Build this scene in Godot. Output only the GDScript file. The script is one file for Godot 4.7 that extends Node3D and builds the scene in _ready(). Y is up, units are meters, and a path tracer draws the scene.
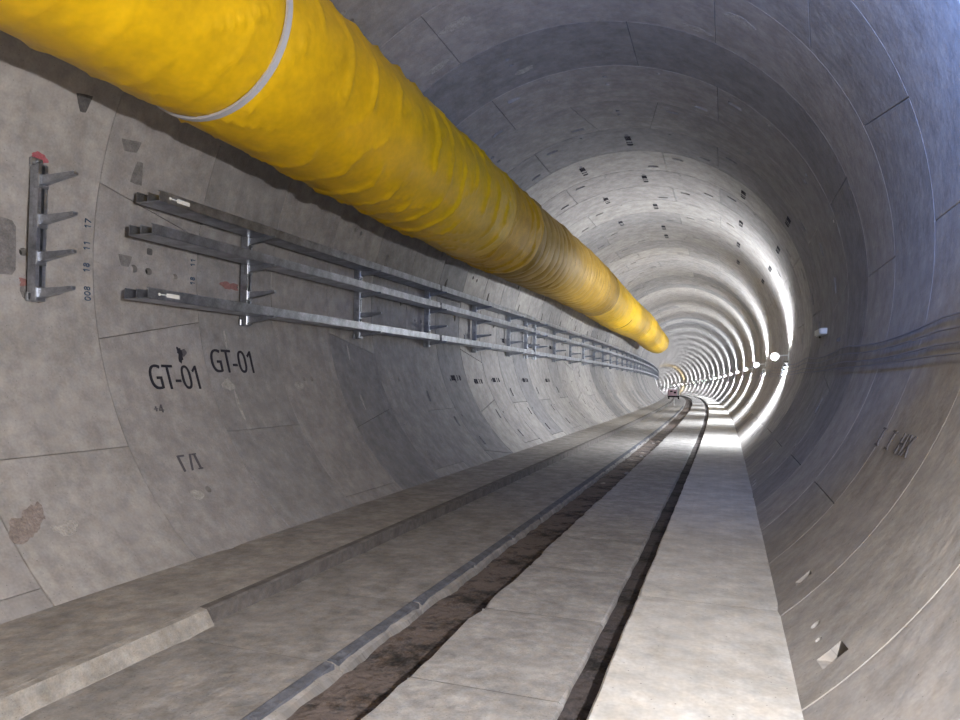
extends Node3D
# A bored tunnel lined with precast concrete rings; s is the distance along its centre line, x to the right and y up from its axis.

const R := 3.175          # inner radius
const W := 1.2            # ring width
const AXIS := 2.372       # height of the axis above the right floor slab
const S_FIRST := -9.68    # near end of what is built
const RING0 := 4.3167     # where ring 0 begins
const S_END := 205.0
const LAMP_S := 16.74
const LAMP_STEP := 7.94

var cx := PackedFloat64Array()
var cy := PackedFloat64Array()
var cz := PackedFloat64Array()
var ch := PackedFloat64Array()
const DS := 0.25
var taken := {}
var rng := RandomNumberGenerator.new()
var noise := FastNoiseLite.new()
var M := {}

# ---------------------------------------------------------------- centre line
func lay_out():
	var x := 0.0
	var z := S_FIRST - 5.0
	var h := 0.0
	var s := S_FIRST - 5.0
	while s < S_END + 10.0:
		cx.append(x); cz.append(z); ch.append(h)
		var g := maxf(s - 21.4, 0.0)
		cy.append(-8.54e-5 * g * g)
		var k := 6.0 * 8.66e-6 * clampf(s - 0.33, 0.0, 22.87)
		h += k * DS
		x -= sin(h) * DS
		z += cos(h) * DS
		s += DS

func at(s: float) -> Array:
	var t := (s - (S_FIRST - 5.0)) / DS
	var i := clampi(int(t), 0, cx.size() - 2)
	var f := t - i
	return [lerpf(cx[i], cx[i + 1], f), lerpf(cy[i], cy[i + 1], f), lerpf(cz[i], cz[i + 1], f), lerpf(ch[i], ch[i + 1], f)]

func P(s: float, x: float, y: float) -> Vector3:
	var t := (s - (S_FIRST - 5.0)) / DS
	var i := clampi(int(t), 0, cx.size() - 2)
	var f := t - i
	var h := lerpf(ch[i], ch[i + 1], f)
	return Vector3(lerpf(cx[i], cx[i + 1], f) + x * cos(h), AXIS + lerpf(cy[i], cy[i + 1], f) + y, -(lerpf(cz[i], cz[i + 1], f) + x * sin(h)))

func C(s: float, th: float, r: float) -> Vector3:      # on the cylinder; th from the crown, positive to the right
	return P(s, r * sin(th), r * cos(th))

func inward(s: float, th: float) -> Vector3:
	var h: float = at(s)[3]
	return Vector3(-sin(th) * cos(h), -cos(th), sin(th) * sin(h))

func along(s: float) -> Vector3:
	var h: float = at(s)[3]
	return Vector3(-sin(h), 0, -cos(h))

func frame(s: float, x: float, y: float) -> Transform3D:   # local x to the right, y up, -z onward
	var f := along(s)
	return Transform3D(Basis(Vector3(-f.z, 0, f.x), Vector3.UP, -f), P(s, x, y))

# ---------------------------------------------------------------- mesh helpers
class Sh:
	var v := PackedVector3Array()
	var n := PackedVector3Array()
	var t := PackedVector2Array()
	func tri(a: Vector3, b: Vector3, c: Vector3, na: Vector3, nb: Vector3, nc: Vector3, ta := Vector2.ZERO, tb := Vector2.ZERO, tc := Vector2.ZERO):
		if (b - a).cross(c - a).dot(na + nb + nc) > 0.0:
			v.append(a); v.append(c); v.append(b)
			n.append(na); n.append(nc); n.append(nb)
			t.append(ta); t.append(tc); t.append(tb)
		else:
			v.append(a); v.append(b); v.append(c)
			n.append(na); n.append(nb); n.append(nc)
			t.append(ta); t.append(tb); t.append(tc)
	func quad(a: Vector3, b: Vector3, c: Vector3, d: Vector3, na: Vector3, nb: Vector3, nc: Vector3, nd: Vector3, ta := Vector2.ZERO, tb := Vector2.ZERO, tc := Vector2.ZERO, td := Vector2.ZERO):
		tri(a, b, c, na, nb, nc, ta, tb, tc)
		tri(a, c, d, na, nc, nd, ta, tc, td)
	func flat(a: Vector3, b: Vector3, c: Vector3, d: Vector3, out: Vector3, ta := Vector2.ZERO, tb := Vector2.ZERO, tc := Vector2.ZERO, td := Vector2.ZERO):
		var m := (c - a).cross(d - b)
		if m.length_squared() < 1e-14:
			m = out
		m = m.normalized()
		if m.dot(out) < 0.0:
			m = -m
		quad(a, b, c, d, m, m, m, m, ta, tb, tc, td)
	func hexa(p: Array):   # corners: 0-3 round one face, 4-7 the same round the opposite face
		var mid := Vector3.ZERO
		for q in p:
			mid += q / 8.0
		for f in [[0, 1, 2, 3], [4, 5, 6, 7], [0, 1, 5, 4], [1, 2, 6, 5], [2, 3, 7, 6], [3, 0, 4, 7]]:
			var a: Vector3 = p[f[0]]
			var b: Vector3 = p[f[1]]
			var c: Vector3 = p[f[2]]
			var d: Vector3 = p[f[3]]
			var l1 := a.distance_to(b)
			var l2 := b.distance_to(c)
			flat(a, b, c, d, (a + b + c + d) / 4.0 - mid, Vector2.ZERO, Vector2(l1, 0), Vector2(l1, l2), Vector2(0, l2))
	func box(lo: Vector3, hi: Vector3, ch := 0.0, xf := Transform3D.IDENTITY):
		if ch <= 0.0:
			var p := []
			for q in [[0, 0, 0], [1, 0, 0], [1, 1, 0], [0, 1, 0], [0, 0, 1], [1, 0, 1], [1, 1, 1], [0, 1, 1]]:
				p.append(xf * Vector3(hi.x if q[0] else lo.x, hi.y if q[1] else lo.y, hi.z if q[2] else lo.z))
			hexa(p)
			return
		# bevelled box: every face inset, edges and corners closed
		var c := (lo + hi) / 2.0
		var e := (hi - lo) / 2.0
		var g := minf(ch, minf(e.x, minf(e.y, e.z)) * 0.9)
		var X := []
		for ax in 3:
			for sg in [-1.0, 1.0]:
				var b1 := (ax + 1) % 3
				var b2 := (ax + 2) % 3
				var q := []
				for w in [[-1, -1], [1, -1], [1, 1], [-1, 1]]:
					var o := Vector3.ZERO
					o[ax] = sg * e[ax]
					o[b1] = w[0] * (e[b1] - g)
					o[b2] = w[1] * (e[b2] - g)
					q.append(xf * (c + o))
				var nn := Vector3.ZERO
				nn[ax] = sg
				flat(q[0], q[1], q[2], q[3], xf.basis * nn, Vector2.ZERO, Vector2(e[b1] * 2, 0), Vector2(e[b1] * 2, e[b2] * 2), Vector2(0, e[b2] * 2))
		for ax in 3:
			var b1 := (ax + 1) % 3
			var b2 := (ax + 2) % 3
			for s1 in [-1.0, 1.0]:
				for s2 in [-1.0, 1.0]:
					var q := []
					for w in [[-1, 0], [1, 0], [1, 1], [-1, 1]]:
						var o := Vector3.ZERO
						o[ax] = w[0] * (e[ax] - g)
						o[b1] = s1 * (e[b1] - (g if w[1] else 0.0))
						o[b2] = s2 * (e[b2] - (0.0 if w[1] else g))
						q.append(xf * (c + o))
					var nn := Vector3.ZERO
					nn[b1] = s1
					nn[b2] = s2
					flat(q[0], q[1], q[2], q[3], xf.basis * nn)
		for s0 in [-1.0, 1.0]:
			for s1 in [-1.0, 1.0]:
				for s2 in [-1.0, 1.0]:
					var a := xf * (c + Vector3(s0 * e.x, s1 * (e.y - g), s2 * (e.z - g)))
					var b := xf * (c + Vector3(s0 * (e.x - g), s1 * e.y, s2 * (e.z - g)))
					var d := xf * (c + Vector3(s0 * (e.x - g), s1 * (e.y - g), s2 * e.z))
					var nn := xf.basis * Vector3(s0, s1, s2).normalized()
					tri(a, b, d, nn, nn, nn)
	func tube(pts: Array, rad, sides := 8, caps := true):
		var prev := []
		var pn := []
		var side := Vector3.UP
		var run := 0.0
		for i in pts.size():
			var p: Vector3 = pts[i]
			var d: Vector3 = (pts[mini(i + 1, pts.size() - 1)] - pts[maxi(i - 1, 0)]).normalized()
			if i == 0:
				side = Vector3.UP if absf(d.y) < 0.9 else Vector3.RIGHT
			side = (side - d * side.dot(d)).normalized()
			var o := d.cross(side)
			var r: float = rad[i] if rad is Array else rad
			var ring := []
			var rn := []
			for k in sides + 1:
				var a := TAU * k / sides
				var q := side * cos(a) + o * sin(a)
				ring.append(p + q * r)
				rn.append(q)
			if i > 0:
				var was := run
				run += p.distance_to(pts[i - 1])
				for k in sides:
					var ua := float(k) / sides
					var ub := float(k + 1) / sides
					quad(prev[k], prev[k + 1], ring[k + 1], ring[k], pn[k], pn[k + 1], rn[k + 1], rn[k], Vector2(was, ua), Vector2(was, ub), Vector2(run, ub), Vector2(run, ua))
			if caps and (i == 0 or i == pts.size() - 1):
				var nn := -d if i == 0 else d
				for k in sides:
					tri(p, ring[k], ring[k + 1], nn, nn, nn)
			prev = ring
			pn = rn
	func lathe(prof: Array, sides: int, xf: Transform3D):   # profile of (radius, height) round local y
		for i in prof.size() - 1:
			var a: Vector2 = prof[i]
			var b: Vector2 = prof[i + 1]
			var d := (b - a)
			var nn := Vector2(d.y, -d.x).normalized()
			for k in sides:
				var a0 := TAU * k / sides
				var a1 := TAU * (k + 1) / sides
				var c0 := Vector3(cos(a0), 0, sin(a0))
				var c1 := Vector3(cos(a1), 0, sin(a1))
				var n0 := xf.basis * (c0 * nn.x + Vector3.UP * nn.y)
				var n1 := xf.basis * (c1 * nn.x + Vector3.UP * nn.y)
				quad(xf * (c0 * a.x + Vector3.UP * a.y), xf * (c1 * a.x + Vector3.UP * a.y), xf * (c1 * b.x + Vector3.UP * b.y), xf * (c0 * b.x + Vector3.UP * b.y), n0, n1, n1, n0)
	func mesh(origin := Vector3.ZERO) -> ArrayMesh:
		if origin != Vector3.ZERO:
			for i in v.size():
				v[i] -= origin
		var a := []
		a.resize(Mesh.ARRAY_MAX)
		a[Mesh.ARRAY_VERTEX] = v
		a[Mesh.ARRAY_NORMAL] = n
		a[Mesh.ARRAY_TEX_UV] = t
		var me := ArrayMesh.new()
		me.add_surface_from_arrays(Mesh.PRIMITIVE_TRIANGLES, a)
		return me

# a closed polygon of (x, y) carried along the tunnel
func sweep(m: Sh, prof: Array, s0: float, s1: float, step := 1.2):
	var area := 0.0
	for i in prof.size():
		var j := (i + 1) % prof.size()
		area += prof[i].x * prof[j].y - prof[j].x * prof[i].y
	var n := maxi(1, int(ceil((s1 - s0) / step)))
	for i in prof.size():
		var a: Vector2 = prof[i]
		var b: Vector2 = prof[(i + 1) % prof.size()]
		var e := (b - a)
		var o := Vector2(e.y, -e.x) * signf(area)
		for k in n:
			var u := s0 + (s1 - s0) * k / n
			var w := s0 + (s1 - s0) * (k + 1) / n
			var f := frame((u + w) / 2, 0, 0)
			m.flat(P(u, a.x, a.y), P(u, b.x, b.y), P(w, b.x, b.y), P(w, a.x, a.y), f.basis * Vector3(o.x, o.y, 0), Vector2(u, 0), Vector2(u, e.length()), Vector2(w, e.length()), Vector2(w, 0))
	var poly := PackedVector2Array()
	for q in prof:
		poly.append(q)
	var ids := Geometry2D.triangulate_polygon(poly)
	for end in 2:
		var s := s0 if end == 0 else s1
		var nn := along(s) * (-1.0 if end == 0 else 1.0)
		for k in range(0, ids.size(), 3):
			var p := []
			for w in 3:
				var q: Vector2 = poly[ids[k + w]]
				p.append(P(s, q.x, q.y))
			m.tri(p[0], p[1], p[2], nn, nn, nn)

func rect(x0: float, x1: float, y0: float, y1: float) -> Array:
	return [Vector2(x0, y0), Vector2(x1, y0), Vector2(x1, y1), Vector2(x0, y1)]

# ---------------------------------------------------------------- nodes
func numbered(called: String) -> String:
	var k: int = taken.get(called, -1) + 1
	taken[called] = k
	return called if k == 0 else "%s_%03d" % [called, k]

func tag(o: Node, label: String, category: String, group := ""):
	o.set_meta("label", label)
	o.set_meta("category", category)
	if group:
		o.set_meta("group", group)

func thing(called: String, where: Vector3, label: String, category: String, group := "") -> Node3D:
	var o := Node3D.new()
	o.name = numbered(called)
	add_child(o)
	o.position = where
	tag(o, label, category, group)
	return o

func part(called: String, m: Sh, mat: Material, parent: Node, origin := Vector3.ZERO) -> MeshInstance3D:
	var o := MeshInstance3D.new()
	o.name = called
	o.mesh = m.mesh(origin)
	o.material_override = mat
	parent.add_child(o, true)
	return o

func structure(called: String, m: Sh, mat: Material, label: String) -> MeshInstance3D:
	var o := part(called, m, mat, self)
	o.set_meta("kind", "structure")
	o.set_meta("label", label)
	o.set_meta("category", called.split("_")[0])
	return o

func lettering(text: String, height: float, s: float, th: float, turn: float, mat: Material, parent: Node, label := "", mono := false, squeeze := 1.0):
	var f := SystemFont.new()
	f.font_names = PackedStringArray(["Droid Sans Mono" if mono else "Droid Sans"])
	var t := TextMesh.new()
	t.font = f
	t.text = text
	t.font_size = 32
	t.pixel_size = height / 24.0
	t.depth = 0.014
	t.curve_step = 2.0
	var o := MeshInstance3D.new()
	o.name = "lettering"
	o.mesh = t
	o.material_override = mat
	parent.add_child(o, true)
	var n := inward(s, th)
	var x := along(s)
	var y := n.cross(x)
	o.transform = Transform3D(Basis(x * squeeze, y, n) * Basis(Vector3(0, 0, 1), turn), C(s, th, R - 0.002))
	if label:
		o.set_meta("label", label)

# ---------------------------------------------------------------- textures and materials
func noise_img(seed_: int, freq: float, octaves: int, size: int, kind := FastNoiseLite.TYPE_SIMPLEX_SMOOTH) -> PackedByteArray:
	var f := FastNoiseLite.new()
	f.seed = seed_
	f.noise_type = kind
	f.frequency = freq
	f.fractal_octaves = octaves
	var im := f.get_seamless_image(size, size, false, false, 0.12)
	im.convert(Image.FORMAT_L8)
	return im.get_data()

func concrete_tex(seed_: int, size: int, spread: float, streak: float, specks: int, warm: float) -> ImageTexture:
	var a := noise_img(seed_, 0.006, 5, size)
	var b := noise_img(seed_ + 1, 0.09, 3, size)
	var c := noise_img(seed_ + 2, 0.02, 3, size)
	var d := PackedByteArray()
	d.resize(size * size * 3)
	var rg := RandomNumberGenerator.new()
	rg.seed = seed_
	var line := PackedFloat32Array()
	var val := 0.0
	for x in size:
		val = val * 0.93 + rg.randf_range(-0.25, 0.25)
		line.append(val)
	for y in size:
		var row := y * size
		for x in size:
			var i := row + x
			var g := 0.86 + spread * ((a[i] - 128) / 128.0 * 0.55 + (b[i] - 128) / 128.0 * 0.28 + (c[i] - 128) / 128.0 * 0.35) + streak * line[x] * (c[i] / 255.0)
			var w := warm * (c[(i + 7919 * 3) % (size * size)] - 128) / 128.0
			d[i * 3] = clampi(int(255.0 * (g + w)), 0, 255)
			d[i * 3 + 1] = clampi(int(255.0 * (g + w * 0.1)), 0, 255)
			d[i * 3 + 2] = clampi(int(255.0 * (g - w)), 0, 255)
	for k in specks:
		var x := rg.randi_range(1, size - 3)
		var y := rg.randi_range(1, size - 3)
		var dark := rg.randf_range(0.55, 0.85) if rg.randf() < 0.75 else rg.randf_range(1.05, 1.18)
		for q in [[0, 0], [1, 0], [0, 1], [1, 1]]:
			if rg.randf() < 0.75:
				var i: int = ((y + q[1]) * size + x + q[0]) * 3
				for w in 3:
					d[i + w] = clampi(int(d[i + w] * dark), 0, 255)
	var im := Image.create_from_data(size, size, false, Image.FORMAT_RGB8, d)
	im.generate_mipmaps()
	return ImageTexture.create_from_image(im)

func relief_tex(seed_: int, freq: float, octaves: int, size := 512) -> ImageTexture:
	var im := Image.create_from_data(size, size, false, Image.FORMAT_L8, noise_img(seed_, freq, octaves, size))
	return ImageTexture.create_from_image(im)

func mat(color: Color, rough := 0.9, metal := 0.0, tex: Texture2D = null, relief: Texture2D = null, depth := 0.3, uv := 1.0) -> StandardMaterial3D:
	var m := StandardMaterial3D.new()
	m.albedo_color = color
	m.roughness = rough
	m.metallic = metal
	if tex:
		m.albedo_texture = tex
	if relief:
		m.heightmap_enabled = true
		m.heightmap_texture = relief
		m.heightmap_scale = depth
	m.uv1_scale = Vector3(uv, uv, uv)
	return m

func make_materials():
	var wall_tex := concrete_tex(11, 1024, 0.15, 0.04, 700, 0.016)
	var floor_tex := concrete_tex(23, 1024, 0.2, 0.0, 2600, 0.022)
	var soil_tex := concrete_tex(37, 512, 0.9, 0.0, 2500, 0.06)
	var fine := relief_tex(5, 0.05, 4)
	var lumps := relief_tex(8, 0.03, 5)
	var tones := [Color(0.70, 0.685, 0.68), Color(0.665, 0.655, 0.655), Color(0.73, 0.715, 0.705), Color(0.61, 0.605, 0.615), Color(0.54, 0.565, 0.58)]
	M.ring = []
	for c in tones:
		M.ring.append(mat(c, 0.88, 0, wall_tex, fine, 0.25, 0.4))
	M.backing = mat(Color(0.16, 0.155, 0.155), 0.95)
	M.bench = mat(Color(0.68, 0.66, 0.64), 0.92, 0, floor_tex, fine, 0.5, 0.45)
	M.slab = mat(Color(0.64, 0.625, 0.615), 0.92, 0, floor_tex, fine, 0.5, 0.5)
	M.middle = mat(Color(0.68, 0.67, 0.665), 0.9, 0, floor_tex, lumps, 0.5, 0.6)
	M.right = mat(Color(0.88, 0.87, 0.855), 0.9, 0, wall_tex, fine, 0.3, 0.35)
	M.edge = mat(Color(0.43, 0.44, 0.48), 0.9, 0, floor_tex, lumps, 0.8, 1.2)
	M.kerb_new = mat(Color(0.68, 0.66, 0.635), 0.92, 0, floor_tex, lumps, 0.6, 0.8)
	M.kerb_old = mat(Color(0.46, 0.44, 0.43), 0.92, 0, floor_tex, lumps, 0.6, 0.8)
	M.soil = mat(Color(0.40, 0.36, 0.345), 0.97, 0, soil_tex, lumps, 1.2, 0.9)
	M.soil_dark = mat(Color(0.29, 0.265, 0.265), 0.97, 0, soil_tex, lumps, 1.0, 0.9)
	M.stone = mat(Color(0.62, 0.58, 0.54), 0.95, 0, soil_tex, lumps, 0.6, 2.0)
	M.duct = mat(Color(0.97, 0.775, 0.03), 0.46, 0, concrete_tex(51, 512, 0.12, 0.0, 0, 0.0), null, 0.0, 0.25)
	var dust := concrete_tex(57, 512, 0.14, 0.0, 300, 0.015)
	M.duct_dull = mat(Color(0.88, 0.68, 0.08), 0.6, 0, dust, null, 0.0, 0.5)
	M.duct_dusty = mat(Color(0.70, 0.555, 0.20), 0.6, 0, dust, null, 0.0, 0.5)
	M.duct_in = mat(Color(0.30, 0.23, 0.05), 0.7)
	M.band = mat(Color(0.70, 0.70, 0.72), 0.5)
	M.zinc = mat(Color(0.78, 0.80, 0.84), 0.36, 0.88, concrete_tex(61, 256, 0.22, 0.0, 0, 0.0), null, 0.0, 1.5)
	M.zinc_bolt = mat(Color(0.62, 0.63, 0.65), 0.4, 0.9)
	M.sticker = mat(Color(0.92, 0.92, 0.90), 0.5)
	M.sticker_ink = mat(Color(0.10, 0.10, 0.11), 0.6)
	M.ink = mat(Color(0.13, 0.13, 0.18), 0.85)
	M.ink_faint = mat(Color(0.34, 0.335, 0.36), 0.9)
	M.ink_blue = mat(Color(0.24, 0.32, 0.42), 0.85)
	M.red_paint = mat(Color(0.76, 0.42, 0.46), 0.8, 0, wall_tex, null, 0.0, 3.0)
	M.red_faint = mat(Color(0.66, 0.48, 0.47), 0.9, 0, wall_tex, null, 0.0, 3.0)
	M.mortar_light = mat(Color(0.76, 0.745, 0.73), 0.92, 0, floor_tex, fine, 0.4, 2.0)
	M.mortar_dark = mat(Color(0.40, 0.395, 0.40), 0.92, 0, floor_tex, fine, 0.4, 2.0)
	M.mortar_mid = mat(Color(0.55, 0.54, 0.54), 0.92, 0, floor_tex, fine, 0.4, 2.0)
	M.mud = mat(Color(0.645, 0.60, 0.58), 0.95, 0, floor_tex, lumps, 0.8, 2.0)
	M.socket = mat(Color(0.17, 0.17, 0.18), 0.7)
	M.cable = mat(Color(0.52, 0.53, 0.58), 0.8)
	M.rubber = mat(Color(0.06, 0.06, 0.065), 0.6)
	M.housing = mat(Color(0.78, 0.79, 0.80), 0.5)
	M.box = mat(Color(0.86, 0.87, 0.86), 0.45)
	M.cart = mat(Color(0.86, 0.74, 0.78), 0.6)
	M.cart_dark = mat(Color(0.09, 0.085, 0.095), 0.7)
	M.post = mat(Color(0.90, 0.90, 0.90), 0.6)
	M.glow = mat(Color(1, 1, 1), 0.4)
	M.glow.emission_enabled = true
	M.glow.emission = Color(0.96, 0.98, 1.0)
	M.glow.emission_energy_multiplier = 3.0
	M.milky = mat(Color(0.95, 0.95, 0.95), 0.4)
	M.milky.emission_enabled = true
	M.milky.emission = Color(0.96, 0.98, 1.0)
	M.milky.emission_energy_multiplier = 1.6
	M.milky_warm = mat(Color(0.95, 0.95, 0.95), 0.4)
	M.milky_warm.emission_enabled = true
	M.milky_warm.emission = Color(1.0, 0.93, 0.74)
	M.milky_warm.emission_energy_multiplier = 1.6
	M.glow_blue = mat(Color(1, 1, 1), 0.4)
	M.glow_blue.emission_enabled = true
	M.glow_blue.emission = Color(0.6, 0.75, 1.0)
	M.glow_blue.emission_energy_multiplier = 2.0
	M.glow_warm = mat(Color(1, 1, 1), 0.4)
	M.glow_warm.emission_enabled = true
	M.glow_warm.emission = Color(1.0, 0.93, 0.74)
	M.glow_warm.emission_energy_multiplier = 3.0

# ---------------------------------------------------------------- lining
# key stone angle of each ring in degrees, from ring -2 on
const KEYS := [99.0, 173.0, -91.5, 60.3, 155.7, -110.0, 99.0, 3.9, -148.0, -110.0, 155.7, -53.0]
# concrete tone of each ring, from ring -2 on
const TONES := [0, 2, 0, 1, 0, 3, 1, 1, 3, 2, 0, 0, 2, 1, 0, 2]

func build_segment(s0: float, L0: float, L1: float, R0: float, R1: float, pockets: Array, holes: Array, material: Material, fine: bool) -> Sh:
	var m := Sh.new()
	var arc := (R0 - L0) * R
	var gu := (0.003 if s0 < 11.0 else 0.006) / arc
	var gv := (0.0038 if s0 < 11.0 else 0.009) / W
	var cu := 0.005 / arc
	var cv := 0.003 / W
	var ou := rng.randf() * 7.0
	var ov := rng.randf() * 7.0
	var us := [0.0, cu, 1.0 - cu, 1.0]
	var vs := [0.0, cv, 1.0 - cv, 1.0]
	for p in pockets:
		us.append(p[0]); us.append(p[1]); vs.append(p[2]); vs.append(p[3])
	for h in holes:
		us.append(h[0] - h[2] * 1.25 / arc); us.append(h[0] + h[2] * 1.25 / arc)
		vs.append(h[1] - h[2] * 1.25 / W); vs.append(h[1] + h[2] * 1.25 / W)
	var nu := maxi(3, int(ceil(rad_to_deg(R0 - L0) / (2.2 if s0 < 9.0 else (4.7 if fine else 7.1)))))
	for i in range(1, nu):
		var u := float(i) / nu
		var ok := true
		for w in us:
			if absf(u - w) < 0.02:
				ok = false
		if ok:
			us.append(u)
	us.sort()
	vs.sort()
	var th := func(u: float, v: float) -> float:
		var uu := gu + (1.0 - 2.0 * gu) * u
		return lerpf(lerpf(L0, L1, v), lerpf(R0, R1, v), uu)
	var pos := func(u: float, v: float, d: float) -> Vector3:
		return C(s0 + W * (gv + (1.0 - 2.0 * gv) * v), th.call(u, v), R + d)
	var edge := func(u: float, v: float) -> float:
		return 0.003 if u <= 0.0 or u >= 1.0 or v <= 0.0 or v >= 1.0 else 0.0
	var nor := func(u: float, v: float) -> Vector3:
		return inward(s0 + W * 0.5, th.call(u, v))
	var uv := func(u: float, v: float) -> Vector2:
		return Vector2(s0 + W * v + ou, float(th.call(u, v)) * R + ov)
	var owner_of := func(u: float, v: float) -> int:
		for k in holes.size():
			var h: Array = holes[k]
			if absf(u - h[0]) < h[2] * 1.25 / arc and absf(v - h[1]) < h[2] * 1.25 / W:
				return 1000 + k
		for k in pockets.size():
			var p: Array = pockets[k]
			if u > p[0] and u < p[1] and v > p[2] and v < p[3]:
				return k
		return -1
	for i in us.size() - 1:
		var u0: float = us[i]
		var u1: float = us[i + 1]
		if u1 - u0 < 1e-5:
			continue
		for j in vs.size() - 1:
			var v0: float = vs[j]
			var v1: float = vs[j + 1]
			if v1 - v0 < 1e-5:
				continue
			var o: int = owner_of.call((u0 + u1) / 2, (v0 + v1) / 2)
			if o >= 1000:
				continue
			if o >= 0:
				var p: Array = pockets[o]
				var d0 := lerpf(p[4], p[5], (u0 - p[0]) / (p[1] - p[0]))
				var d1 := lerpf(p[4], p[5], (u1 - p[0]) / (p[1] - p[0]))
				var nn: Vector3 = nor.call((u0 + u1) / 2, v0)
				m.flat(pos.call(u0, v0, d0), pos.call(u1, v0, d1), pos.call(u1, v1, d1), pos.call(u0, v1, d0), nn, uv.call(u0, v0), uv.call(u1, v0), uv.call(u1, v1), uv.call(u0, v1))
				var f := along(s0)
				var across: Vector3 = nn.cross(f)
				if v0 <= p[2] + 1e-6:
					m.flat(pos.call(u0, v0, 0.0), pos.call(u1, v0, 0.0), pos.call(u1, v0, d1), pos.call(u0, v0, d0), f, uv.call(u0, v0), uv.call(u1, v0), uv.call(u1, v0), uv.call(u0, v0))
				if v1 >= p[3] - 1e-6:
					m.flat(pos.call(u0, v1, 0.0), pos.call(u1, v1, 0.0), pos.call(u1, v1, d1), pos.call(u0, v1, d0), -f, uv.call(u0, v1), uv.call(u1, v1), uv.call(u1, v1), uv.call(u0, v1))
				var pu: Vector3 = pos.call(u1, v0, 0.0) - pos.call(u0, v0, 0.0)
				if u0 <= p[0] + 1e-6 and d0 > 0.001:
					m.flat(pos.call(u0, v0, 0.0), pos.call(u0, v1, 0.0), pos.call(u0, v1, d0), pos.call(u0, v0, d0), pu, uv.call(u0, v0), uv.call(u0, v1), uv.call(u0, v1), uv.call(u0, v0))
				if u1 >= p[1] - 1e-6 and d1 > 0.001:
					m.flat(pos.call(u1, v0, 0.0), pos.call(u1, v1, 0.0), pos.call(u1, v1, d1), pos.call(u1, v0, d1), -pu, uv.call(u1, v0), uv.call(u1, v1), uv.call(u1, v1), uv.call(u1, v0))
				continue
			var e00: float = edge.call(u0, v0)
			var e10: float = edge.call(u1, v0)
			var e11: float = edge.call(u1, v1)
			var e01: float = edge.call(u0, v1)
			if e00 + e10 + e11 + e01 > 0.0:
				m.flat(pos.call(u0, v0, e00), pos.call(u1, v0, e10), pos.call(u1, v1, e11), pos.call(u0, v1, e01), nor.call((u0 + u1) / 2, v0), uv.call(u0, v0), uv.call(u1, v0), uv.call(u1, v1), uv.call(u0, v1))
			else:
				var n0: Vector3 = nor.call(u0, v0)
				var n1: Vector3 = nor.call(u1, v0)
				m.quad(pos.call(u0, v0, 0.0), pos.call(u1, v0, 0.0), pos.call(u1, v1, 0.0), pos.call(u0, v1, 0.0), n0, n1, n1, n0, uv.call(u0, v0), uv.call(u1, v0), uv.call(u1, v1), uv.call(u0, v1))
		# the sides that face the neighbouring rings
		for v in [0.0, 1.0]:
			m.flat(pos.call(u0, v, 0.003), pos.call(u1, v, 0.003), pos.call(u1, v, 0.06), pos.call(u0, v, 0.06), along(s0) * (-1.0 if v == 0.0 else 1.0), uv.call(u0, v), uv.call(u1, v), uv.call(u1, v), uv.call(u0, v))
	for u in [0.0, 1.0]:
		var out: Vector3 = pos.call(u, 0.5, 0.0) - pos.call(0.5, 0.5, 0.0)
		m.flat(pos.call(u, 0.0, 0.003), pos.call(u, 1.0, 0.003), pos.call(u, 1.0, 0.06), pos.call(u, 0.0, 0.06), out, uv.call(u, 0.0), uv.call(u, 1.0), uv.call(u, 1.0), uv.call(u, 0.0))
	# round sockets: a square of surface with a cup let into it
	for h in holes:
		var a: float = h[2] * 1.25
		var uc: float = h[0]
		var vc: float = h[1]
		var depth: float = h[3]
		var nn: Vector3 = nor.call(uc, vc)
		var mid: Vector3 = pos.call(uc, vc, 0.0)
		var low: Vector3 = pos.call(uc, vc, depth)
		var N := 16
		for k in N:
			var q := []
			for w in [k, k + 1]:
				var an: float = TAU * w / N
				var c := Vector2(cos(an), sin(an))
				var sq := c / maxf(absf(c.x), absf(c.y))
				q.append([uc + c.x * h[2] / arc, vc + c.y * h[2] / W, uc + sq.x * a / arc, vc + sq.y * a / W])
			var i0: Vector3 = pos.call(q[0][0], q[0][1], 0.0)
			var i1: Vector3 = pos.call(q[1][0], q[1][1], 0.0)
			var o0: Vector3 = pos.call(q[0][2], q[0][3], 0.0)
			var o1: Vector3 = pos.call(q[1][2], q[1][3], 0.0)
			m.quad(i0, i1, o1, o0, nn, nn, nn, nn, uv.call(q[0][0], q[0][1]), uv.call(q[1][0], q[1][1]), uv.call(q[1][2], q[1][3]), uv.call(q[0][2], q[0][3]))
			var b0: Vector3 = pos.call(q[0][0], q[0][1], depth)
			var b1: Vector3 = pos.call(q[1][0], q[1][1], depth)
			m.flat(i0, i1, b1, b0, mid - (i0 + i1) / 2, uv.call(uc, vc), uv.call(uc, vc), uv.call(uc, vc), uv.call(uc, vc))
			m.tri(low, b0, b1, nn, nn, nn)
	return m

var segments := {}   # "ring index" -> segments with their angles, to put marks on

func segment_at(ring: int, deg: float) -> Node:
	for e in segments.get(ring, []):
		if deg >= e[0] - 0.01 and deg <= e[1] + 0.01:
			return e[2]
	return segments[ring][0][2]

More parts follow.
